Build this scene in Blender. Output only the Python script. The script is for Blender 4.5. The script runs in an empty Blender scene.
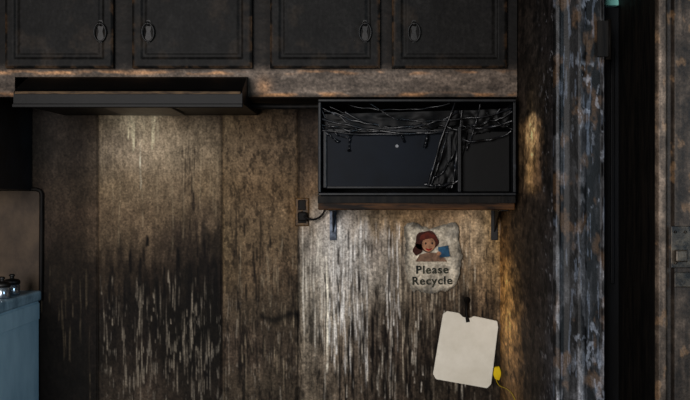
import bpy, bmesh, math, random
import numpy as np
from mathutils import Vector
random.seed(7); rng=np.random.default_rng(11)
sc=bpy.context.scene
sc.view_settings.view_transform='Standard'
CAMZ=1.2; D=3.0; S=0.003
def sc_at(d): return S*(D-d)/D
def X(px,d): return (px-345)*sc_at(d)
def Z(py,d): return CAMZ+(200-py)*sc_at(d)
def lin(c): 
    return tuple((max(v,0)/255.0)**2.2 for v in c)

# ---------------- numpy noise ----------------
def h2(ix,iy,seed):
    ix=ix.astype(np.int64); iy=iy.astype(np.int64)
    h=(ix*374761393+iy*668265263+seed*974711)&0xffffffff
    h=((h^(h>>13))*1274126177)&0xffffffff
    return ((h^(h>>16))&0xffff)/65535.0
def vn(x,y,seed=0):
    x0=np.floor(x);y0=np.floor(y);fx=x-x0;fy=y-y0
    fx=fx*fx*(3-2*fx);fy=fy*fy*(3-2*fy)
    a=h2(x0,y0,seed);b=h2(x0+1,y0,seed);c=h2(x0,y0+1,seed);d=h2(x0+1,y0+1,seed)
    return (a*(1-fx)+b*fx)*(1-fy)+(c*(1-fx)+d*fx)*fy
def fbm(x,y,seed=0,o=4):
    s=0;a=.5;t=0
    for i in range(o):
        s=s+a*vn(x*2**i+i*17.3,y*2**i+i*9.1,seed+i);t+=a;a*=.55
    return s/t
def sm(a,b,x):
    t=np.clip((x-a)/(b-a),0,1);return t*t*(3-2*t)
def table(xs,ys,T,u,v):
    T=np.array(T,float)
    rows=[np.stack([np.interp(u,xs,T[j,:,k]) for k in range(3)],-1) for j in range(len(ys))]
    R=np.stack(rows,0)
    vi=np.clip(v,ys[0],ys[-1]); idx=np.clip(np.searchsorted(ys,vi,side='right')-1,0,len(ys)-2)
    y0=np.array(ys)[idx];y1=np.array(ys)[idx+1];t=((vi-y0)/(y1-y0));t=t*t*(3-2*t)
    n=np.arange(u.size)
    return R[idx,n]*(1-t)[:,None]+R[idx+1,n]*t[:,None]

# ---------------- materials ----------------
def N(nt,t,**k):
    n=nt.nodes.new(t)
    for a,b in k.items():
        if a in n.inputs.keys(): n.inputs[a].default_value=b
        else: setattr(n,a,b)
    return n
def painted(name,rough=.6,spec=.1,bump=.25,nscale=160):
    m=bpy.data.materials.new(name);m.use_nodes=True;nt=m.node_tree;b=nt.nodes['Principled BSDF']
    a=N(nt,'ShaderNodeAttribute',attribute_name='Soot')
    tc=N(nt,'ShaderNodeTexCoord');ns=N(nt,'ShaderNodeTexNoise');ns.inputs['Scale'].default_value=nscale;ns.inputs['Detail'].default_value=6
    nt.links.new(tc.outputs['Object'],ns.inputs['Vector'])
    mr=N(nt,'ShaderNodeMapRange');mr.inputs[1].default_value=.3;mr.inputs[2].default_value=.7;mr.inputs[3].default_value=.6;mr.inputs[4].default_value=1.4
    nt.links.new(ns.outputs['Fac'],mr.inputs[0])
    mx=N(nt,'ShaderNodeVectorMath',operation='SCALE');nt.links.new(a.outputs['Color'],mx.inputs[0]);nt.links.new(mr.outputs[0],mx.inputs['Scale'])
    nt.links.new(mx.outputs[0],b.inputs['Base Color'])
    bw=N(nt,'ShaderNodeMath',operation='ADD');nt.links.new(a.outputs['Fac'],bw.inputs[0]);
    ml=N(nt,'ShaderNodeMath',operation='MULTIPLY');ml.inputs[1].default_value=.3;nt.links.new(ns.outputs['Fac'],ml.inputs[0]);nt.links.new(ml.outputs[0],bw.inputs[1])
    bp=N(nt,'ShaderNodeBump');bp.inputs['Strength'].default_value=bump;bp.inputs['Distance'].default_value=.003
    nt.links.new(bw.outputs[0],bp.inputs['Height']);nt.links.new(bp.outputs[0],b.inputs['Normal'])
    b.inputs['Roughness'].default_value=rough;b.inputs['Specular IOR Level'].default_value=spec
    return m
def mat(name,c1,c2=None,scale=20,stretch=(1,1,1),rough=.5,spec=.15,metal=0,bump=.2,lo=.4,hi=.65,c3=None):
    m=bpy.data.materials.new(name);m.use_nodes=True;nt=m.node_tree;b=nt.nodes['Principled BSDF']
    tc=N(nt,'ShaderNodeTexCoord');mp=N(nt,'ShaderNodeMapping');mp.inputs['Scale'].default_value=stretch
    ns=N(nt,'ShaderNodeTexNoise');ns.inputs['Scale'].default_value=scale;ns.inputs['Detail'].default_value=8;ns.inputs['Roughness'].default_value=.65
    nt.links.new(tc.outputs['Object'],mp.inputs[0]);nt.links.new(mp.outputs[0],ns.inputs['Vector'])
    cr=N(nt,'ShaderNodeValToRGB');cr.color_ramp.elements[0].position=lo;cr.color_ramp.elements[1].position=hi
    cr.color_ramp.elements[0].color=(*lin(c1),1);cr.color_ramp.elements[1].color=(*lin(c2 or c1),1)
    if c3:
        e=cr.color_ramp.elements.new(min(.98,hi+.1));e.color=(*lin(c3),1)
    nt.links.new(ns.outputs['Fac'],cr.inputs[0]);nt.links.new(cr.outputs[0],b.inputs['Base Color'])
    bp=N(nt,'ShaderNodeBump');bp.inputs['Strength'].default_value=bump;bp.inputs['Distance'].default_value=.003
    nt.links.new(ns.outputs['Fac'],bp.inputs['Height']);nt.links.new(bp.outputs[0],b.inputs['Normal'])
    b.inputs['Roughness'].default_value=rough;b.inputs['Specular IOR Level'].default_value=spec;b.inputs['Metallic'].default_value=metal
    return m

# ---------------- mesh helpers ----------------
def link(o,parent=None):
    sc.collection.objects.link(o)
    if parent: o.parent=parent
    return o
def empty(name):
    e=bpy.data.objects.new(name,None);sc.collection.objects.link(e);return e
def mesh(name,bm,m,parent=None,smooth=False):
    me=bpy.data.meshes.new(name);bm.normal_update();bm.to_mesh(me);bm.free()
    me.materials.append(m)
    if smooth:
        for p in me.polygons:p.use_smooth=True
    return link(bpy.data.objects.new(name,me),parent)
def boxbm(bm,x0,x1,y0,y1,z0,z1,bev=0):
    r=bmesh.ops.create_cube(bm,size=1)
    for v in r['verts']:
        v.co=Vector(((x0+x1)/2+v.co.x*(x1-x0),(y0+y1)/2+v.co.y*(y1-y0),(z0+z1)/2+v.co.z*(z1-z0)))
    if bev:
        es=list({e for v in r['verts'] for e in v.link_edges})
        bmesh.ops.bevel(bm,geom=es,offset=bev,segments=2,affect='EDGES',profile=.5)
def box(name,x0,x1,y0,y1,z0,z1,m,parent=None,bev=.002):
    bm=bmesh.new();boxbm(bm,min(x0,x1),max(x0,x1),min(y0,y1),max(y0,y1),min(z0,z1),max(z0,z1),bev);return mesh(name,bm,m,parent)
def prism(name,poly,axis,a0,a1,m,parent=None,bev=0,smooth=False):
    bm=bmesh.new()
    def co(p,a):
        return {'x':(a,p[0],p[1]),'y':(p[0],a,p[1]),'z':(p[0],p[1],a)}[axis]
    A=[bm.verts.new(co(p,a0)) for p in poly];B=[bm.verts.new(co(p,a1)) for p in poly]
    bm.faces.new(A);bm.faces.new(B[::-1]);n=len(poly)
    for i in range(n): bm.faces.new((A[i],B[i],B[(i+1)%n],A[(i+1)%n]))
    bmesh.ops.recalc_face_normals(bm,faces=bm.faces)
    if bev: bmesh.ops.bevel(bm,geom=list(bm.edges),offset=bev,segments=2,affect='EDGES')
    return mesh(name,bm,m,parent,smooth)
def tube(name,pts,r,m,parent=None,radii=None,cyc=False):
    cu=bpy.data.curves.new(name,'CURVE');cu.dimensions='3D';cu.bevel_depth=r;cu.bevel_resolution=3;cu.use_fill_caps=True
    sp=cu.splines.new('NURBS');sp.points.add(len(pts)-1);sp.order_u=3;sp.use_endpoint_u=not cyc;sp.use_cyclic_u=cyc
    for i,p in enumerate(pts):
        sp.points[i].co=(*p,1);sp.points[i].radius=radii[i] if radii else 1
    cu.materials.append(m)
    o=bpy.data.objects.new(name,cu);link(o)
    dg=bpy.context.evaluated_depsgraph_get();me=bpy.data.meshes.new_from_object(o.evaluated_get(dg));bpy.data.objects.remove(o)
    if not me.materials: me.materials.append(m)
    for p in me.polygons:p.use_smooth=True
    return link(bpy.data.objects.new(name,me),parent)
def lathe(name,prof,c,m,parent=None,axis='z',seg=28):
    bm=bmesh.new();rings=[]
    for r,h in prof:
        ring=[]
        for i in range(seg):
            a=2*math.pi*i/seg;p=(r*math.cos(a),r*math.sin(a),h)
            if axis=='y': p=(p[0],-p[2],p[1])
            if axis=='x': p=(p[2],p[0],p[1])
            ring.append(bm.verts.new((c[0]+p[0],c[1]+p[1],c[2]+p[2])))
        rings.append(ring)
    for a,b in zip(rings,rings[1:]):
        for i in range(seg): bm.faces.new((a[i],a[(i+1)%seg],b[(i+1)%seg],b[i]))
    bm.faces.new(rings[0][::-1]);bm.faces.new(rings[-1])
    bmesh.ops.recalc_face_normals(bm,faces=bm.faces)
    return mesh(name,bm,m,parent,True)
def grid(name,us,vs,pos,col,m,parent=None,smooth=True,flip=False):
    U,V=np.meshgrid(us,vs);u=U.ravel();v=V.ravel();nu=len(us);nv=len(vs)
    co=pos(u,v).astype(np.float32);c=col(u,v)
    me=bpy.data.meshes.new(name)
    i=np.arange(nu*nv).reshape(nv,nu)
    q=np.stack([i[:-1,:-1],i[1:,:-1],i[1:,1:],i[:-1,1:]],-1).reshape(-1,4)
    if flip:q=q[:,::-1]
    me.vertices.add(nu*nv);me.vertices.foreach_set('co',co.ravel())
    me.loops.add(q.size);me.loops.foreach_set('vertex_index',q.ravel().astype(np.int32))
    me.polygons.add(len(q));me.polygons.foreach_set('loop_start',(np.arange(len(q))*4).astype(np.int32))
    me.update(calc_edges=True);me.validate()
    at=me.color_attributes.new('Soot','FLOAT_COLOR','POINT')
    at.data.foreach_set('color',np.concatenate([np.clip(c,0.0005,1),np.ones((len(c),1))],1).astype(np.float32).ravel())
    me.materials.append(m)
    if smooth: me.polygons.foreach_set('use_smooth',np.ones(len(q),bool))
    return link(bpy.data.objects.new(name,me),parent)

# =============== KITCHEN WALL ===============
GAIN=1.3
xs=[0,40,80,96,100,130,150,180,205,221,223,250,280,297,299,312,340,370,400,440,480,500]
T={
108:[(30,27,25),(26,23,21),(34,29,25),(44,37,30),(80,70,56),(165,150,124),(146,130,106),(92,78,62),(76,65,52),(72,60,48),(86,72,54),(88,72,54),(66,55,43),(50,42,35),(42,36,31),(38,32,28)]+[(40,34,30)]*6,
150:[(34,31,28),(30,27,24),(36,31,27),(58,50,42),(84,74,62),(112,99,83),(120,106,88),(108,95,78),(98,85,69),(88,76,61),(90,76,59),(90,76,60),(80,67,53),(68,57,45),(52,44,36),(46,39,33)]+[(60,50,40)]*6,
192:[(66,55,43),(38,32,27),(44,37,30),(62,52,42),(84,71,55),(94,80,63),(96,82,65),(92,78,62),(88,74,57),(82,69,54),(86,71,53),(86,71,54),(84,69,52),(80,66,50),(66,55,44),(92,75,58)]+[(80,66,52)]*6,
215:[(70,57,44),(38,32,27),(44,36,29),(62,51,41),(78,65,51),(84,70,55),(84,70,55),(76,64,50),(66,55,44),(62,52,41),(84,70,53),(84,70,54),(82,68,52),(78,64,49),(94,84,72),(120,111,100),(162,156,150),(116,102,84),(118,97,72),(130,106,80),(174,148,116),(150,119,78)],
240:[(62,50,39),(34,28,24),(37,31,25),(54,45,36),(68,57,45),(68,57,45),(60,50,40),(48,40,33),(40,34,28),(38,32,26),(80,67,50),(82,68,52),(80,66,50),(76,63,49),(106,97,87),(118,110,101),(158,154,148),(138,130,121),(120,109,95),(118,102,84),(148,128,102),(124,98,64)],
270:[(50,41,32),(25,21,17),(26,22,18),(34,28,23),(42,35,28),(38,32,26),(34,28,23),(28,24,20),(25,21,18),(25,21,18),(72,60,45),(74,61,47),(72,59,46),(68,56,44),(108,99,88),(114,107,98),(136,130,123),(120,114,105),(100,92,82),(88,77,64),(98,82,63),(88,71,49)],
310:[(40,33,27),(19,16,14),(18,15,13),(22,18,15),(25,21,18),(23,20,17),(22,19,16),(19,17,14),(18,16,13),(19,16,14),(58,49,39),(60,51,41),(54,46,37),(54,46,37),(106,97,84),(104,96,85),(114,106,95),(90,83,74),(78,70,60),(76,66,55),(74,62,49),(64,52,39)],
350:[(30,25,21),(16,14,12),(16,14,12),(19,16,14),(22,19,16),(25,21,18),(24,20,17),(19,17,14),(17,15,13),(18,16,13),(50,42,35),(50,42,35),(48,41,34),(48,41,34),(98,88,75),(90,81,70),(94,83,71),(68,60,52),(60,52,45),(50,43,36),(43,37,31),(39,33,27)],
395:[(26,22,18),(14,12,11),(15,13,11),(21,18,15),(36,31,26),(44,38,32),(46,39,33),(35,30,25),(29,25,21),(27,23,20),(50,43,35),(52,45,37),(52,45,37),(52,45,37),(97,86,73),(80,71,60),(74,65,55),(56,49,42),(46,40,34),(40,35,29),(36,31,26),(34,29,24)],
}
ys=sorted(T);TT=[T[y] for y in ys]
drips=[]
R=random.Random(5)
def addd(n,u0,u1,v0,v1,l0,l1,w0,w1,c,a0,a1,clus=0):
    cl=[R.uniform(u0,u1) for _ in range(clus)]
    for _ in range(n):
        uu=R.uniform(u0,u1)
        if clus: uu=min(u1,max(u0,R.choice(cl)+R.gauss(0,4)))
        drips.append((uu,R.uniform(v0,v1),R.uniform(l0,l1)*R.uniform(.3,1),R.uniform(w0,w1),c,R.uniform(a0,a1),R.random()*99))
addd(16,124,168,106,112,8,50,.6,1.3,(205,194,160),.2,.5)
addd(26,102,220,110,170,30,120,.5,1.1,(130,115,92),.1,.3)
addd(30,170,218,125,225,20,90,.6,1.6,(34,28,24),.3,.7,6)
addd(150,100,221,268,375,6,60,.3,.65,(120,110,96),.15,.5,16)
addd(60,226,297,225,355,10,70,.35,.8,(128,114,94),.1,.4,8)
addd(46,100,221,232,285,30,120,.8,2.6,(14,12,11),.4,.85)
addd(50,224,298,180,330,20,100,.6,1.8,(24,20,17),.3,.75,8)
addd(40,302,332,212,280,40,150,.35,.8,(190,182,168),.15,.4)
addd(100,330,400,212,330,20,90,.35,.9,(214,210,204),.15,.5,12)
addd(50,400,498,212,330,20,90,.35,.9,(190,176,154),.12,.4,9)
addd(120,318,500,212,330,30,150,.5,1.8,(24,20,17),.25,.8,26)
addd(50,340,500,300,360,30,100,.8,2.6,(18,15,13),.4,.85,14)
addd(80,330,500,300,385,10,45,.3,.8,(180,172,158),.12,.45,12)
addd(18,40,95,250,330,30,90,.4,.8,(80,70,56),.15,.3)
drips+= [(327,246,126,1.0,(225,217,198),.8,3),(334,222,150,.8,(205,200,192),.55,8),(344,238,90,1.1,(215,212,206),.5,13),(391,268,95,1.0,(150,142,130),.5,5),
 (409,290,110,2.4,(15,12,10),.85,6),(433,292,60,2.2,(22,17,14),.85,7),(352,300,100,2.4,(18,15,13),.75,2),(372,290,110,3.0,(16,13,12),.8,21),(386,300,100,2.0,(16,13,12),.8,41),(141,128,62,.9,(195,186,162),.6,31)]
seams=[(97.5,1.0),(222,1.2),(298.5,1.4)]
def wallcol(u,v):
    wu=u+ (fbm(u/9,v/9,3)-.5)*7*(np.abs(u-222)>7)*(np.abs(u-298)>7)*(np.abs(u-98)>7)
    wv=v+(fbm(u/6,v/40,4,3)-.5)*60*sm(200,235,v)*(1-.7*sm(222,224,u)*sm(300,298,u)) +(fbm(u/20,v/20,44)-.5)*18
    wv=np.where((v<215),np.minimum(wv,213),wv)
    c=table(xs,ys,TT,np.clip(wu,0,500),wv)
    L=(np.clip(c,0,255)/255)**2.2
    vert=fbm(u/1.8,v/60,9)-.5
    mot=fbm(u/11,v/16,12)-.5
    fine=fbm(u/2.0,v/3.0,15,3)-.5
    big=fbm(u/45,v/45,19,3)-.5
    blot=fbm(u/5,v/6,17,4)-.5
    right=sm(298,302,u); leftp=sm(222,220,u); low=sm(230,290,v)
    m=np.exp((.5+.4*low+.9*right)*vert*(.5+.5*low)+(.75+.3*right)*mot+.95*fine+.8*big+(.6+.5*low)*blot)
    fl=sm(.55,.63,fbm(u/4.2,v/8.5,23)+.10*(fbm(u/30,v/40,26)-.5)*4)
    zone=sm(222,225,u)*sm(299,297,u)*.9+sm(160,190,u)*sm(222,220,u)*sm(110,140,v)*.45+right*.45+.06
    zone=zone*(.45+.55*sm(300,240,v))
    m*=1-.55*fl*np.clip(zone,0,1)
    bl=sm(.66,.71,fbm(u/2.6,v/3.6,27,3))*sm(.42,.6,fbm(u/22,v/30,28))
    m*=1+.45*bl*(1-.3*right)*(1-.4*leftp)
    pit=sm(.68,.73,fbm(u/2.2,v/3.0,29,3))
    m*=1-.45*pit*(1-.4*leftp)
    ln=sm(.66,.80,vn(u/.9,v/16,31))*sm(.45,.62,fbm(u/7,v/12,33))
    lz=sm(268,330,v)*sm(95,110,u)*(1-.4*right)
    L=L*m[:,None]
    L=L+ (ln*lz*.28)[:,None]*np.array(lin((120,112,100)))[None]
    ch=sm(.56,.68,fbm(u/4,v/22,37))*sm(270,330,v)*sm(222,226,u)
    L*=(1-.7*ch)[:,None]
    for (du,dv,dl,dw,dc,da,ph) in drips:
        k=np.where((np.abs(u-du)<dw*2+4)&(v>dv-3)&(v<dv+dl+4))[0]
        if len(k)==0: continue
        uu=u[k];vv=v[k];t=(vv-dv)/dl
        cen=du+.7*np.sin(vv/29+ph)+.25*np.sin(vv/9+ph*2)
        w=dw*(.55+.45*np.clip(t,0,1))
        a=da*sm(w+.6,w*.25,np.abs(uu-cen))*sm(-.02,.3,t)*sm(1.03,.9,t)
        a*=.25+1.1*sm(.25,.75,vn(uu/2+ph,vv/9,int(ph*10)))
        a=np.clip(a,0,.95)
        L[k]=L[k]*(1-a)[:,None]+np.array(lin(dc))[None]*a[:,None]
    sm1=np.exp(-((v-317-3*np.sin(u/6))/4.5)**2)*sm(256,262,u)*sm(302,297,u)*.85
    sm2=np.exp(-((v-352)/45)**2)*np.exp(-((u-271)/3)**2)*.35
    L*=(1-sm1)[:,None]*(1-sm2)[:,None]
    hl=np.exp(-((u-302)**2/120+(v-212)**2/220))
    L=L*(1-.35*hl)[:,None]+np.array(lin((120,90,54)))[None]*(hl*.4)[:,None]
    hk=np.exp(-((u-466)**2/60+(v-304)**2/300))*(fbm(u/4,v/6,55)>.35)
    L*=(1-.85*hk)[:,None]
    for s,w in seams:
        L*=(1-.6*np.exp(-((u-s)/w)**2))[:,None]
    return L*GAIN
def wallpos(u,v):
    x=(u-345)*S;z=CAMZ+(200-v)*S
    y=np.zeros_like(x)
    for s,w in seams: y+=.004*np.exp(-((u-s)/w)**2)
    y-=.0015*(fbm(u/4,v/9,23)-.5)+.006*(fbm(u/60,v/60,77)-.5)
    y=np.where(np.abs(u-500)<2,0,y)
    return np.stack([x,y,z],1)
us=np.concatenate([np.arange(-400,-40,12),np.arange(-40,500,.7),[500]])
vs=np.concatenate([np.arange(-200,60,12),np.arange(60,440,.9),np.arange(440,601,10)])
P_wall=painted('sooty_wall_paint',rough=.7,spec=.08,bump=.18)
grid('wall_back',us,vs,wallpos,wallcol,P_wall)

# =============== RETURN WALL ===============
XR=.465; DR=.765
def rtcol(u,v):
    xs2=[500,508,516,524,531,538,545,553]
    T2={60:[(45,37,30),(42,35,29),(34,29,25),(32,28,25),(36,32,29),(34,31,29),(30,27,26),(32,30,30)],
        110:[(40,33,27),(40,33,27),(38,32,27),(42,36,31),(58,49,38),(46,40,34),(34,31,28),(34,32,32)],
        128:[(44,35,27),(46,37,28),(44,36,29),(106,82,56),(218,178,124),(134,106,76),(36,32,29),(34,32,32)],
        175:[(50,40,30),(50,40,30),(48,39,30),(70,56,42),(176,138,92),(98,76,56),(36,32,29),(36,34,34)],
        205:[(80,61,40),(70,54,38),(56,45,34),(46,38,31),(48,41,35),(40,35,31),(35,31,29),(38,36,36)],
        250:[(104,77,48),(88,66,43),(58,47,36),(46,38,31),(43,37,32),(38,34,31),(35,32,31),(40,39,40)],
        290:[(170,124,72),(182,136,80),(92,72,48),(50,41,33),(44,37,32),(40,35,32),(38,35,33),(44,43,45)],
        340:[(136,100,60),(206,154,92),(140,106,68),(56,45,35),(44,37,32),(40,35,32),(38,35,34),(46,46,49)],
        400:[(64,50,36),(108,83,56),(108,83,58),(56,46,37),(45,39,34),(42,38,34),(42,38,38),(50,51,56)]}
    y2=sorted(T2)
    wu=u+(fbm(u/3,v/12,61)-.5)*9;wv=v+(fbm(u/6,v/10,62)-.5)*26
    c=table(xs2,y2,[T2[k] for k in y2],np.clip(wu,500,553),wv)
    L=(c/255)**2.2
    m=np.exp(1.4*(fbm(u/2,v/28,63)-.5)+1.8*(fbm(u/4,v/6,64)-.5)+1.2*(fbm(u/1.2,v/3,65)-.5))
    fl=sm(.58,.63,fbm(u/2.4,v/9,66))
    m*=1-.6*fl
    L=L*m[:,None]
    w=sm(.70,.74,fbm(u/2,v/6,69))*sm(535,548,u)
    L+=(w*.2)[:,None]*np.array(lin((150,150,155)))
    return L*1.5
def rtpos(u,v):
    d=np.clip(D-XR/(S/D)/(u-345),0,DR)
    x=np.full_like(u,XR)-.0015*(fbm(u/2.4,v/9,66)-.5)
    return np.stack([x,-d,CAMZ+(200-v)*S*.85],1)
P_ret=painted('peeling_plaster_paint',rough=.7,spec=.1,bump=.4)
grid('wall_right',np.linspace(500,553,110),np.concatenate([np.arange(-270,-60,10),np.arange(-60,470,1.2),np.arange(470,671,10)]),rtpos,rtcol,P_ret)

# =============== DOOR CASING POST ===============
cas0=X(553,DR); cas1=X(605,DR)
def cscol(u,v):
    base=np.interp(u,[0,.06,.14,.3,.42,.5,.62,.75,.85,.93,1],[50,78,40,30,42,70,38,28,34,84,40])  # edge highlights painted lighter along the molding ridges, under the peeling
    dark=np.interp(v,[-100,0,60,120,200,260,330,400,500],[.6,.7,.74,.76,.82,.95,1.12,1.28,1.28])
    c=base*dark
    L=(c/255)**2.2
    m=np.exp(2.2*(fbm(u*20,v/90,71)-.5)+2.0*(fbm(u*8,v/12,72)-.5)+1.4*(fbm(u*30,v/3,73)-.5)+2.0*(fbm(u*2,v/40,70)-.5))
    fl=sm(.46,.53,fbm(u*9,v/24,74))
    m*=1-.85*fl
    L=L*m
    tint=np.stack([L*.98,L*.98,L*1.04],1)
    reg=sm(.48,.6,fbm(u*2,v/50,76))*(sm(.3,.45,u))
    w=sm(.62,.65,fbm(u*12,v/8,75))*reg
    tint=tint*(1-w)[:,None]+ (w*.55)[:,None]*np.array(lin((114,118,126)))
    w2=sm(.66,.69,fbm(u*20,v/30,78))
    tint+=(w2*.2)[:,None]*np.array(lin((118,128,144)))
    warm=sm(.56,.7,fbm(u*5,v/20,79))
    tint+= (warm*.2)[:,None]*np.array(lin((118,90,64)))
    return tint
def cprof(u):
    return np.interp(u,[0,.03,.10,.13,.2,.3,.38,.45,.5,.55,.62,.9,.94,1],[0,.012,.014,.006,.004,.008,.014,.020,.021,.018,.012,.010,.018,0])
def cspos(u,v):
    d=DR+cprof(u)
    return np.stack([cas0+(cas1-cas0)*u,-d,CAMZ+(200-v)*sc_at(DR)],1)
P_cas=painted('peeling_casing_paint',rough=.5,spec=.16,bump=.5,nscale=240)
tr=empty('trim_1')
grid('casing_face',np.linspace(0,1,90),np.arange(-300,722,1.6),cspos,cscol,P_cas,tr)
blk=mat('charred_wood',(10,9,9),(26,23,20),scale=14,stretch=(4,4,.6),rough=.6,spec=.1,bump=.5)
box('casing_core',XR+.003,cas1,-DR+.0005,-.60,0,2.4,blk,tr,0)

# =============== DOOR & RIGHT FRAME ===============
dk=mat('charred_door_paint',(6,7,9),(15,18,22),scale=8,stretch=(3,3,.5),rough=.5,spec=.12,bump=.3)
met=mat('tarnished_metal',(24,22,20),(74,66,56),scale=40,rough=.45,spec=.3,metal=.4,bump=.3)
door=empty('door_1')
dd=.62
box('leaf',cas1+.004,1.25,-dd,-dd+.04,.01,Z(7,dd),dk,door)
teal=mat('teal_paint',(110,175,168),(150,205,195),scale=10,rough=.5)
box('stile_molding',cas1+.01,cas1+.028,-dd-.012,-dd,.01,1.60,dk,door,.004)
box('panel_molding_a',cas1+.05,cas1+.06,-dd-.006,-dd,1.0,1.56,dk,door,.002)
box('panel_molding_b',cas1+.05,cas1+.06,-dd-.006,-dd,.2,.72,dk,door,.002)
lathe('knob',[(.020,0),(.021,.004),(.009,.008),(.008,.03),(.018,.038),(.022,.048),(.018,.060),(.006,.064)],(X(646,dd+.03),-dd,Z(325,dd+.03)),mat('door_knob_brass',(60,56,50),(120,112,100),scale=30,rough=.3,spec=.6,metal=.7),door,'y')
box('wall_transom',cas1+.004,1.25,-dd,-dd+.06,Z(7,dd)+.004,2.4,teal)

def frcol(u,v):
    base=np.interp(u,[0,.04,.12,.2,.26,.5,.8,1],[54,84,52,24,44,50,54,38])
    L=(base/255)**2.2*np.exp(2.2*(fbm(u*20,v/70,81)-.5)+2.0*(fbm(u*9,v/12,82)-.5)+1*(fbm(u*30,v/3,83)-.5)+1.6*(fbm(u*3,v/30,80)-.5))
    w=sm(.64,.72,fbm(u*9,v/16,85))
    t=np.stack([L*1.12,L*.82,L*.60],1)+(w*.25)[:,None]*np.array(lin((126,96,66)))
    return t*1.1
DF=.9
fr0=X(655,DF);fr1=fr0+.16
def frpos(u,v):
    d=DF+np.interp(u,[0,.03,.12,.16,.2,.24,1],[0,.012,.012,.0,0,.01,.012])
    return np.stack([fr0+(fr1-fr0)*u,-d,CAMZ+(200-v)*sc_at(DF)],1)
tr2=empty('trim_2')
grid('jamb_face',np.linspace(0,1,100),np.arange(-300,771,1.8),frpos,frcol,P_cas,tr2)
box('jamb_core',fr0,fr1,-DF+.0005,-.60,0,2.4,blk,tr2,0)
lat=empty('door_latch')
yl=-DF-.0125
box('strike_plate',X(671,.915),X(690,.915)+.01,yl-.004,yl,Z(268,.915),Z(226,.915),met,lat,.0015)
box('keeper',X(676,.93),X(688,.93),yl-.018,yl-.004,Z(262,.93),Z(250,.93),met,lat,.003)
box('lower_plate',X(674,.915),X(690,.915)+.01,yl-.006,yl,Z(287,.915),Z(272,.915),met,lat,.0015)
for p in((676,232),(676,263),(686,232)): lathe('screw',[(.003,0),(.003,.002),(.001,.003)],(X(p[0],.92),yl-.004,Z(p[1],.92)),met,lat,'y',10)
box('wall_right_far',fr1,2.2,-DF,-DF+.1,0,2.4,mat('sooty_wall',(30,26,22),(52,44,36),scale=6,rough=.7))
hg=empty('door_hinge')
lathe('barrel',[(.006,0),(.006,.09)],(cas1+.006,-DR-.006,Z(60,DR)),blk,hg)
box('leaf_plate',cas1-.022,cas1+.003,-DR-.020,-DR-.016,Z(58,DR),Z(22,DR),blk,hg,.001)

# =============== UPPER CABINETS ===============
cab=empty('upper_cabinet')
DC=.32
char=mat('charred_cabinet_paint',(5,5,5),(14,13,12),scale=9,stretch=(1,1,1),rough=.5,spec=.10,bump=.45,c3=(36,29,23))
char2=mat('charred_cabinet_side',(12,14,17),(26,29,34),scale=7,rough=.5,spec=.15,bump=.2)
zb=Z(97,DC); zb2=Z(77,DC)
x_l=X(15,DC)-.003;x_h=X(248,DC)
box('carcass_right',x_h,XR-.004,-DC,-.006,zb,2.15,blk,cab,.001)
box('carcass_over_hood',x_l,x_h-.001,-DC,-.006,zb2,2.15,blk,cab,.001)
box('carcass_left',-.936,x_l-.001,-DC,-.006,zb,2.15,blk,cab,.001)
box('carcass_tall',-1.7,-.937,-DC-.02,-.006,1.230,2.15,char2,cab,.001)
def railcol(u,v):
    c=np.interp(v,[60,68,72,76,84,93,97],[34,44,84,80,66,72,42])
    lft=sm(258,252,u)
    c=c*(1-.1*lft)
    L=(c/255)**2.2
    t=np.stack([L*1.05,L*.80,L*.62],1)
    org=(np.exp(-((v-72.5)/1.8)**2)+.8*np.exp(-((v-94.5)/1.8)**2))*sm(.40,.68,fbm(u/22,v/5,91))+.5*np.exp(-((u-264)/7)**2-((v-88)/10)**2)
    t+=(org*.42)[:,None]*np.array(lin((178,122,68)))
    m=np.exp(1.1*(fbm(u/14,v/5,92)-.5)+1.2*(fbm(u/2.5,v/2,93)-.5)+1.4*(fbm(u/50,v/9,94)-.5))
    t*=m[:,None]
    stl=np.exp(-((u-122.5)/7)**2)+np.exp(-((u-386)/5)**2)
    t*=(1-.85*sm(68,62,v)*(1-.8*np.exp(-((u-262)/6)**2)-.4*stl))[:,None]
    st=np.exp(-((u-262)/7)**2)*sm(70,20,v)
    t*=(1-.5*st)[:,None]
    ch=sm(.56,.70,fbm(u/16,v/8,97));t*=(1-.4*ch)[:,None]
    return t*1.2
def mkrail(name,u0,u1,v0,v1):
    def pos(u,v): return np.stack([(u-345)*sc_at(DC),np.full_like(u,-DC-.001)-.001*(fbm(u/9,v/4,92)-.5),CAMZ+(200-v)*sc_at(DC)],1)
    grid(name,np.arange(u0,u1+.01,1.0),np.linspace(v0,v1,max(3,int((v1-v0)/1.0))),pos,railcol,P_rail,cab)
P_rail=painted('scorched_face_frame',rough=.6,spec=.12,bump=.15)
mkrail('face_frame_right',248,517,-150,97)
mkrail('face_frame_hood',15,248,-150,77)
mkrail('face_frame_left',-4,15,-150,97)
DD=DC+.003
dkm=mat('sooty_bronze',(8,8,8),(24,22,20),scale=60,rough=.5,spec=.3,metal=.1,bump=.2)
def doorcol(u,v,sd):
    e=np.minimum(np.minimum(u,1-u)*110,v*240)
    L=np.full(u.shape,(23/255)**2.2)*np.exp(1.2*(fbm(u*7+sd,v*9,301)-.5)+1.1*(fbm(u*40+sd,v*60,302)-.5)+.8*(fbm(u*80,v*24+sd,303)-.5))
    t=np.stack([L,L*.94,L*.88],1)
    we=np.exp(-(e/2.6)**2)*sm(.42,.62,fbm(u*12+sd,v*20,304))
    t+=(we*.42)[:,None]*np.array(lin((80,60,42)))
    gr=sm(.56,.75,fbm(u*5+sd,v*8,306))
    t+=(gr*.22)[:,None]*np.array(lin((56,46,36)))
    return t
P_door=painted('charred_door_front',rough=.55,spec=.08,bump=.2,nscale=120)
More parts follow.
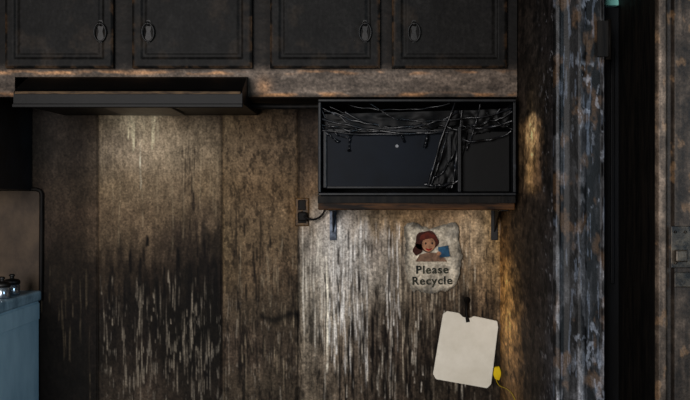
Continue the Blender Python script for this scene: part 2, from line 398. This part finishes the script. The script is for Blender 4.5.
def cdoor(i,p0,p1,hp):
    d1=DC+.022
    x0=X(p0,d1);x1=X(p1,d1);z0=Z(68,d1);z1=2.08
    box('door_%d'%i,x0,x1,-d1+.002,-DD,z0,z1,char,cab,.001)
    W=x1-x0;H=z1-z0
    def pos(u,v):
        e=np.minimum(np.minimum(u,1-u)*W,np.minimum(v,1-v)*H)
        h=np.interp(e,[0,.004,.006,.024,.028,.034,.040],[-.002,.002,.003,.003,-.001,-.001,.0015])+.0006*(fbm(u*12,v*12,304+i)-.5)
        return np.stack([x0+W*u,-d1-h,z0+H*v],1)
    grid('door_front_%d'%i,np.linspace(0,1,130),np.concatenate([np.linspace(0,.62,160),np.linspace(.63,1,40)]),pos,lambda u,v:doorcol(u,v,i*7.3),P_door,cab,flip=True)
    hx=X(hp,d1+.01);hz=Z(31,d1+.01);yy=-d1-.0015
    prism('pull_plate_%d'%i,[(hx-.004,hz-.03),(hx+.004,hz-.03),(hx+.009,hz-.018),(hx+.005,hz),(hx+.009,hz+.018),(hx+.004,hz+.03),(hx-.004,hz+.03),(hx-.009,hz+.018),(hx-.005,hz),(hx-.009,hz-.018)],'y',yy,yy-.003,dkm,cab)
    pts=[(hx+.016*math.sin(a),yy-.012+.004*math.cos(a),hz-.004-.024*math.cos(a)*1.0) for a in [k*2*math.pi/14 for k in range(14)]]
    tube('pull_bail_%d'%i,pts,.0022,dkm,cab,cyc=True)
    lathe('pull_post_%d'%i,[(.005,0),(.004,.012),(.006,.014),(.003,.018)],(hx,yy,hz+.019),dkm,cab,'y',12)
for i,(a,b,h) in enumerate([(5,113,100),(132,252,148),(270,380,365),(392,507,414)]): cdoor(i+1,a,b,h)

# =============== RANGE HOOD ===============
hood=empty('range_hood')
hb=mat('sooty_enamel',(5,5,5),(12,11,11),scale=12,rough=.5,spec=.12,bump=.25,c3=(34,28,23))
hx0=X(16,.45);hx1=X(243,.45)
yb=-.008
ztop=zb2-.002; zl1=Z(93,.47); zl0=Z(107,.47)
prof=[(yb,ztop),(-.34,ztop),(-.36,ztop-.006),(-.455,zl1+.012),(-.47,zl1),(-.47,zl0),(-.462,zl0),(-.455,zl0+.010),(yb,zl0+.018)]
prism('shell',prof,'x',hx0,hx1,hb,hood)
box('trim_strip',hx0+.004,hx1-.004,-.474,-.470,zl1-.003,zl1+.004,mat('scorched_chrome',(44,34,25),(84,66,46),scale=30,stretch=(1,1,6),rough=.6,metal=.1),hood,.001)
box('lip',hx0-.002,hx1+.002,-.478,-.470,zl0-.002,zl0+.008,hb,hood,.002)
box('filter',hx0+.2,hx1-.2,-.40,-.12,zl0+.008,zl0+.014,met,hood,.001)
tube('conduit',[(hx1+.0,-.2,zb-.012),(hx1+.06,-.2,zb-.016),(X(318,.2)+.005,-.2,zb-.014)],.008,blk,hood)

# =============== SHELF + MICROWAVE ===============
sh=empty('wall_shelf')
shw=mat('scorched_shelf_wood',(22,16,12),(78,52,30),scale=7,stretch=(1,1,8),rough=.6,spec=.1,bump=.3,c3=(140,96,52))
mx0=X(318,.36);mx1=X(516,.36)
if mx1>XR-.01: mx1=XR-.008
zs0=Z(210,.34);zs1=Z(196,.34)
box('board',mx0,mx1,-.345,-.006,zs0,zs1,shw,sh,.003)
box('edge_band',mx0-.001,mx1+.001,-.35,-.345,zs0+.018,zs1,blk,sh,.001)
blu=mat('steel_blue_highlight',(50,56,66),(120,130,146),scale=30,rough=.5,metal=.1)  # blue-white highlight on the steel bracket put into the leg colour
for i,px in enumerate((333,495)):
    bx=X(px,.02)
    box('bracket_leg_%d'%i,bx-.010,bx+.010,-.010,-.004,Z(240,0),zs0-.001,blu if i==0 else dkm,sh,.001)
    box('bracket_arm_%d'%i,bx-.010,bx+.010,-.20,-.004,zs0-.005,zs0-.0005,dkm,sh,.001)
    prism('bracket_gusset_%d'%i,[(-.01,Z(232,0)),(-.01,zs0-.005),(-.10,zs0-.005)],'x',bx-.0015,bx+.0015,dkm,sh)
mw=empty('microwave_oven')
mwb=mat('burnt_steel_case',(7,8,9),(20,22,25),scale=18,rough=.45,spec=.2,metal=.1,bump=.3,c3=(62,67,76))
mz0=zs1+.001;mz1=Z(99,.36)
t=.008;yf=-.365;ybk=-.02
box('case_top',mx0,mx1,yf,ybk,mz1-t,mz1,mwb,mw,.002)
box('case_bottom',mx0,mx1,yf,ybk,mz0,mz0+t,mwb,mw,.002)
box('case_left',mx0,mx0+t,yf,ybk,mz0+t,mz1-t,mwb,mw,.002)
box('case_right',mx1-t,mx1,yf,ybk,mz0+t,mz1-t,mwb,mw,.002)
mblk=mat('melted_black_plastic',(3,3,4),(8,9,10),scale=10,rough=.5,spec=.10,bump=.2,c3=(18,20,23))
box('case_back',mx0+t,mx1-t,ybk-.01,ybk,mz0+t,mz1-t,mblk,mw,0)
wx0=X(327,.33);wx1=X(447,.33);wz0=Z(187,.33);wz1=Z(133,.33)
cx1=X(461,.33)
bm=bmesh.new()
yv=-.325
fw=.012
boxbm(bm,wx0-fw,wx0,yv-.012,yv,wz0-.004,wz1+fw,.003)
boxbm(bm,wx1,wx1+fw,yv-.012,yv,wz0-.004,wz1+fw,.003)
boxbm(bm,wx0,wx1,yv-.012,yv,wz1,wz1+fw,.003)
boxbm(bm,wx0,wx1,yv-.012,yv,wz0-.004,wz0+.002,.001)
mesh('door_frame',bm,mwb,mw)
gl=mat('smoked_glass',(8,11,15),(18,23,30),scale=5,rough=.45,spec=.05,bump=.05,lo=.3,hi=.7,c3=(28,34,42))
box('window_glass',wx0-.001,wx1+.001,yv-.004,yv,wz0,wz1+.002,gl,mw,0)
box('oven_cavity',wx0-.006,wx1+.006,yv+.001,-.06,wz0-.003,wz1+.02,mblk,mw,0)
box('control_panel',cx1,mx1-t-.002,yv-.001,-.10,mz0+t+.001,wz1+.006,mblk,mw,.003)
box('divider',cx1-.012,cx1-.002,yf+.004,-.1,mz0+t+.001,wz1+.015,mwb,mw,.002)
RR=random.Random(3)
mst=mat('melted_fascia_plastic',(8,9,10),(24,26,30),scale=40,rough=.36,spec=.4,bump=.3,c3=(96,102,112))  # lightest ramp tone paints highlights onto the melted folds
def strand(i,p0,p1,sag,r,d=.345,nn=11,j=1.6):
    pts=[];rad=[]
    for k in range(nn):
        tt=k/(nn-1)
        px=p0[0]+(p1[0]-p0[0])*tt;py=p0[1]+(p1[1]-p0[1])*tt+sag*4*tt*(1-tt)+RR.uniform(-j,j)
        dd_=d+RR.uniform(-.006,.006)
        pts.append((X(px,dd_),-dd_,Z(py,dd_)));rad.append(RR.uniform(.4,1.5))
    tube('melted_strand_%d'%i,pts,r,mst,mw,rad)
S_=[((321,108),(396,128),4,.003),((322,118),(460,128),9,.003),((322,124),(380,130),3,.0025),((345,112),(440,118),14,.0022),((380,128),(458,112),6,.003),
 ((400,120),(512,108),6,.0022),((440,126),(512,122),5,.003),((324,110),(360,132),-2,.0016),((455,104),(428,186),-6,.003),((462,110),(452,188),5,.004),((447,135),(430,188),3,.0025),
 ((470,125),(512,112),3,.0025),((350,130),(349,152),0,.0035),((322,131),(448,132),2,.003),((425,184),(460,180),4,.004),((350,106),(450,104),5,.0018),((486,112),(512,128),2,.002),
 ((455,150),(432,176),8,.0025),((330,106),(420,126),10,.0014),((370,104),(455,130),8,.0014),((462,140),(511,132),4,.003),((322,126),(340,142),3,.0035),((400,131),(404,141),0,.003),((428,130),(424,148),1,.003),
 ((322,112),(352,136),10,.0018),((480,106),(466,150),4,.0018),((500,108),(462,126),8,.0016)]
for i,(a,b,s_,r) in enumerate(S_): strand(i,a,b,s_,r,d=.338+.012*(i%3)/2)
def sheet(name,p,seed):
    n=26;bm=bmesh.new();G=[]
    for j in range(n):
        row=[]
        for i in range(n):
            a=i/(n-1);b=j/(n-1)
            px=(p[0][0]*(1-a)+p[1][0]*a)*(1-b)+(p[3][0]*(1-a)+p[2][0]*a)*b
            py=(p[0][1]*(1-a)+p[1][1]*a)*(1-b)+(p[3][1]*(1-a)+p[2][1]*a)*b
            q=lambda sx,sy,se: float(fbm(np.array([px/sx]),np.array([py/sy]),se,3)[0])-.5
            py+=q(9,30,seed+1)*16*b+ (0 if b<1 else q(4,4,seed)*8)
            d_=max(.333,.336+q(9,14,seed)*.02)
            row.append(bm.verts.new((X(px,d_),-d_,Z(py,d_))))
        G.append(row)
    for j in range(n-1):
        for i in range(n-1): bm.faces.new((G[j][i],G[j+1][i],G[j+1][i+1],G[j][i+1]))
    o=mesh(name,bm,mblk,mw,True);s=o.modifiers.new('s','SOLIDIFY');s.thickness=.002
    return o
sheet('melted_sheet_top',[(322,114),(462,110),(460,127),(322,131)],101)
sheet('melted_sheet_right',[(458,110),(511,108),(511,124),(462,134)],131)
sheet('melted_sheet_fold',[(446,126),(470,124),(456,187),(428,188)],151)
lathe('painted_glint',[(.005,0),(.003,.0006)],(X(397,.33),yv-.0042,Z(146,.33)),mat('glint_paint',(90,92,96),(150,150,152),rough=.9),mw,'y',14)  # small pale disc stands in for a light reflection on the glass

# =============== OUTLET & CORD ===============
ou=empty('electrical_outlet')
pl=mat('scorched_outlet_plate',(40,30,20),(100,74,42),scale=60,rough=.5,bump=.4,c3=(170,130,75))
box('plate',X(295,0),X(309,0),-.010,-.002,Z(226,0),Z(198,0),pl,ou,.003)
for z_ in (205,218):
    box('socket_%d'%z_,X(298,0),X(306,0),-.013,-.009,Z(z_+5,0),Z(z_-5,0),blk,ou,.002)
lathe('screw',[(.003,0),(.002,.003)],(X(302,0),-.0105,Z(212,0)),met,ou,'y',10)
box('plug',X(298,.02),X(307,.02),-.040,-.013,Z(221,.02),Z(212,.02),blk,ou,.004)
tube('cord',[(X(304,.04),-.040,Z(216,.04)),(X(309,.045),-.045,Z(220,.045)),(X(318,.04),-.04,Z(219,.04)),(X(325,.03),-.03,Z(212,.03)),(X(326,.03),-.03,Z(205,.03))],.0032,blk,ou)

# =============== RECYCLE BAG ===============
bag=empty('plastic_bag')
outl_l=[(222,406),(226,403),(240,405),(258,404),(275,406),(288,410),(292,414)]
outl_r=[(222,455),(226,458),(240,458),(255,462),(272,459),(284,456),(292,450)]
def bagpos(u,v):
    py=222+v*70
    l=np.interp(py,[a for a,_ in outl_l],[b for _,b in outl_l])+ (fbm(py/4,py*0,201)-.5)*3
    r=np.interp(py,[a for a,_ in outl_r],[b for _,b in outl_r])+ (fbm(py/4,py*0,205)-.5)*3
    px=l+(r-l)*u
    top=np.where(v<.2,(1-v/.2)*(np.sin(u*math.pi)**2*5+(fbm(u*6,u*0,207)-.5)*5),0)
    bot=np.where(v>.85,(v-.85)/.15*((fbm(u*8,u*0,209)-.5)*7-2*np.abs(u-.5)*2),0)
    py=py+top+bot
    d=.008+.012*fbm(u*4,v*5,211)+.003*fbm(u*12,v*3,214)
    return np.stack([(px-345)*S,-d,CAMZ+(200-py)*S],1)
def bagcol(u,v):
    L=np.full(u.shape,(172/255)**2.2)
    L=L*np.exp(1.1*(fbm(u*4,v*5,221)-.5)+.6*(fbm(u*16,v*8,222)-.5)+.6*(fbm(u*30,v*30,226)-.5))
    edge=np.minimum(np.minimum(u,1-u),np.minimum(v,1-v));L*=(.3+.7*sm(0,.12,edge+(fbm(u*8,v*8,223)-.5)*.10))
    t=np.stack([L,L*.88,L*.68],1)
    L2=sm(.56,.7,fbm(u*5,v*6,225))
    return t*(1-.45*L2)[:,None]
P_bag=painted('sooty_plastic_film',rough=.5,spec=.15,bump=.15)
grid('film',np.linspace(0,1,70),np.linspace(0,1,80),bagpos,bagcol,P_bag,bag)
def flat(name,pts,c,d,m=None):
    prism(name,[(X(a,0),Z(b,0)) for a,b in pts],'y',-d,-d-.0006,m or mat(name+'_ink',tuple(int(k*.6) for k in c),c,scale=45,rough=.7,lo=.35,hi=.6),bag)
def ell(cx,cy,rx,ry,n=24,ja=0,rot=0):
    o=[]
    for k in range(n):
        a=2*math.pi*k/n;r=1+ja*math.sin(5*a+1);x=rx*r*math.cos(a);y=ry*r*math.sin(a)
        o.append((cx+x*math.cos(rot)-y*math.sin(rot),cy+x*math.sin(rot)+y*math.cos(rot)))
    return o
di=.024
flat('hair',ell(426,241,11.5,10.5,28,.07),(60,28,20),di)
flat('hair_lock',ell(417,249,4.5,6,18,.1,.4),(62,30,22),di)
flat('sweater',[(415,261),(419,254),(428,252),(440,253),(446,261)],(124,96,78),di+.0002)
flat('face',ell(428,244,6.6,7.2,24),(168,122,92),di+.0008)
flat('fringe',[(418,242),(420,235),(427,232),(435,235),(437,241),(431,238),(425,239)],(86,36,26),di+.0016)
flat('eye_a',ell(425,243,.9,1.2,12),(25,20,18),di+.0016)
flat('eye_b',ell(431.5,243,.9,1.2,12),(25,20,18),di+.0016)
flat('mouth',[(424.5,247.5),(428,248.6),(431.5,247.5),(430,249.8),(428,250.4),(426,249.8)],(140,36,30),di+.0016)
flat('recycling_box',[(437,247),(447,245),(449,256),(439,257)],(46,84,112),di+.0016)
flat('hand',ell(438,253,2.4,2,12),(168,122,92),di+.0024)
ink=mat('printed_ink',(26,30,28),(60,60,48),scale=60,rough=.7)
for nm,tx,cy in(('text_please','Please',270),('text_recycle','Recycle',281)):
    cu=bpy.data.curves.new(nm,'FONT');cu.body=tx;cu.align_x='CENTER';cu.align_y='CENTER';cu.size=.034;cu.extrude=.0003;cu.space_character=1.15;cu.offset=.0007
    o=bpy.data.objects.new(nm,cu);sc.collection.objects.link(o);o.location=(X(432,.024),-.0235,Z(cy,.024));o.rotation_euler=(math.radians(90),math.radians(-1),0)
    bpy.context.view_layer.update()
    dg=bpy.context.evaluated_depsgraph_get();me=bpy.data.meshes.new_from_object(o.evaluated_get(dg));mw_=o.matrix_world.copy();bpy.data.objects.remove(o)
    me.transform(mw_);me.materials.clear();me.materials.append(ink);link(bpy.data.objects.new(nm,me),bag)

# =============== CUTTING BOARD ===============
cb=empty('cutting_board')
pc=[(447,311),(459,313),(463,317),(470,318),(474,316),(497,321),(498,327),(491,384),(487,388),(436,379),(433,374),(443,314)]
pm=mat('off_white_plastic',(186,180,164),(208,203,190),scale=5,rough=.55,bump=.08,c3=(160,150,130),lo=.35,hi=.6)
prism('board',[(X(a,.02),Z(b,.02)) for a,b in pc],'y',-.024,-.014,pm,cb,bev=.0012)
tube('hook',[(X(467,.01),-.004,Z(300,.01)),(X(467,.02),-.02,Z(304,.02)),(X(466,.03),-.028,Z(314,.03)),(X(468,.03),-.028,Z(322,.03))],.004,blk,cb,[1.5,1,1,1.4])
lathe('hook_rosette',[(.010,0),(.009,.004),(.004,.006)],(X(467,0),-.002,Z(300,0)),blk,cb,'y',16)

# =============== YELLOW PLUG ===============
yp=empty('yellow_cable_plug')
yel=mat('yellow_plastic',(176,146,10),(200,172,24),scale=20,rough=.4)
prism('tag',[(X(a,.01),Z(b,.01)) for a,b in [(494,367),(499,366),(501,373),(499,380),(495,379),(493,374)]],'y',-.018,-.006,yel,yp,bev=.0015)
tube('cable',[(.452,-.012,Z(380,.01)),(.455,-.03,Z(386,.03)),(.459,-.15,Z(388,.15)),(.459,-.3,Z(396,.3)),(.459,-.4,Z(420,.4))],.0012,yel,yp)

# =============== BACKSPLASH + COUNTER ===============
bs=empty('counter_backsplash')
lam=mat('sooty_laminate',(50,41,33),(80,66,52),scale=6,stretch=(1,1,.7),rough=.55,spec=.12,bump=.1,c3=(96,80,62))
xc=X(42,0)
r=.02;zt=Z(190,0)
poly=[(-1.8,Z(291,0)),(xc,Z(291,0)),(xc,zt-r),(xc-r*.3,zt-r*.3),(xc-r,zt),(-1.8,zt)]
prism('panel',poly,'y',-.010,-.003,lam,bs)
tube('edge_trim',[(xc,-.012,Z(300,0)),(xc+.002,-.012,zt-.03),(xc+.002,-.012,zt),(xc-.03,-.012,zt+.003),(xc-.2,-.012,zt+.003),(-1.8,-.012,zt+.003)],.006,blk,bs)
ct=empty('kitchen_counter')
blue=mat('pale_blue_enamel',(140,172,190),(172,202,216),scale=5,stretch=(1,1,.5),rough=.5,bump=.1,c3=(104,130,146))
top=mat('sooty_blue_top',(100,124,138),(160,186,200),scale=14,rough=.45,bump=.15)
zc=.93;xe=X(42,.01)
box('worktop',-1.8,xe,-.64,-.013,zc-.03,zc,top,ct,.006)
box('cabinet_body',-1.8,xe-.008,-.60,-.013,0,zc-.031,blue,ct,.004)
box('end_rail',xe-.0085,xe-.004,-.60,-.02,zc-.085,zc-.036,blue,ct,.002)
chr_=mat('sooty_chrome',(120,130,140),(190,200,210),scale=30,rough=.22,metal=.9,bump=.1)
for i,(px,d_) in enumerate([(12,.16),(2,.26)]):
    cn=empty('metal_canister')
    cx=X(px,d_);
    lathe('body',[(.020,0),(.022,.004),(.022,.028),(.019,.031)],(cx,-d_,zc+.0005),chr_,cn)
    lathe('lid',[(.023,0),(.023,.008),(.018,.013),(.006,.015),(.006,.020),(.009,.024),(.006,.028)],(cx,-d_,zc+.032),dkm,cn)

# =============== ROOM SHELL ===============
rw=mat('sooty_wall_far',(40,35,30),(62,54,46),scale=4,rough=.8)
box('floor',-1.9,2.2,-4.9,.1,-.05,0,mat('charred_floor',(30,26,23),(52,46,40),scale=6,rough=.7),None,0)
box('ceiling',-1.9,2.2,-4.9,.1,2.4,2.45,mat('sooty_ceiling',(40,36,32),(60,54,48),scale=3,rough=.8),None,0)
box('wall_left',-1.95,-1.9,-4.9,.1,0,2.4,rw,None,0)
box('wall_right_side',2.2,2.25,-4.9,.1,0,2.4,rw,None,0)
wx=( -1.75,-.45);wz=(.8,2.1)
wf=empty('wall_front')
for n_,a in enumerate([(-1.9,wx[0],0,2.4),(wx[1],2.2,0,2.4),(wx[0],wx[1],0,wz[0]),(wx[0],wx[1],wz[1],2.4)]):
    box('part_%d'%n_,a[0],a[1],-4.9,-4.82,a[2],a[3],rw,wf,0)
wn=empty('window_1');wm=mat('window_paint',(150,150,145),(180,180,172),scale=8)
for n_,a in enumerate([(wx[0],wx[0]+.05,*wz),(wx[1]-.05,wx[1],*wz),((wx[0]+wx[1])/2-.025,(wx[0]+wx[1])/2+.025,*wz)]):
    box('stile_%d'%n_,a[0],a[1],-4.88,-4.84,a[2],a[3],wm,wn)
for n_,z_ in enumerate((wz[0]+.025,1.45,wz[1]-.025)): box('rail_%d'%n_,wx[0]+.05,wx[1]-.05,-4.875,-4.845,z_-.025,z_+.025,wm,wn)

def area(name,loc,tgt,sx,sy,p,c):
    l=bpy.data.lights.new(name,'AREA');l.shape='RECTANGLE';l.size=sx;l.size_y=sy;l.energy=p;l.color=c
    o=bpy.data.objects.new(name,l);sc.collection.objects.link(o);o.location=loc
    o.rotation_euler=(Vector(tgt)-Vector(loc)).to_track_quat('-Z','Y').to_euler();return o
area('window_daylight',(-1.1,-4.7,1.45),(.1,0,1.1),1.25,1.25,195,(1.0,.965,.95))
area('side_window_daylight',(2.1,-2.9,1.4),(-.9,-.2,.7),1.2,1.0,48,(.62,.83,1.0))
w=bpy.data.worlds.new('World');sc.world=w;w.use_nodes=True
w.node_tree.nodes['Background'].inputs[0].default_value=(.6,.75,1,1);w.node_tree.nodes['Background'].inputs[1].default_value=.2

cam=bpy.data.cameras.new('camera');co=bpy.data.objects.new('camera',cam);sc.collection.objects.link(co)
co.location=(0,-D,CAMZ);co.rotation_euler=(math.radians(90),0,0);cam.sensor_width=36;cam.lens=36*D/(690*S);cam.clip_start=.05
sc.camera=co
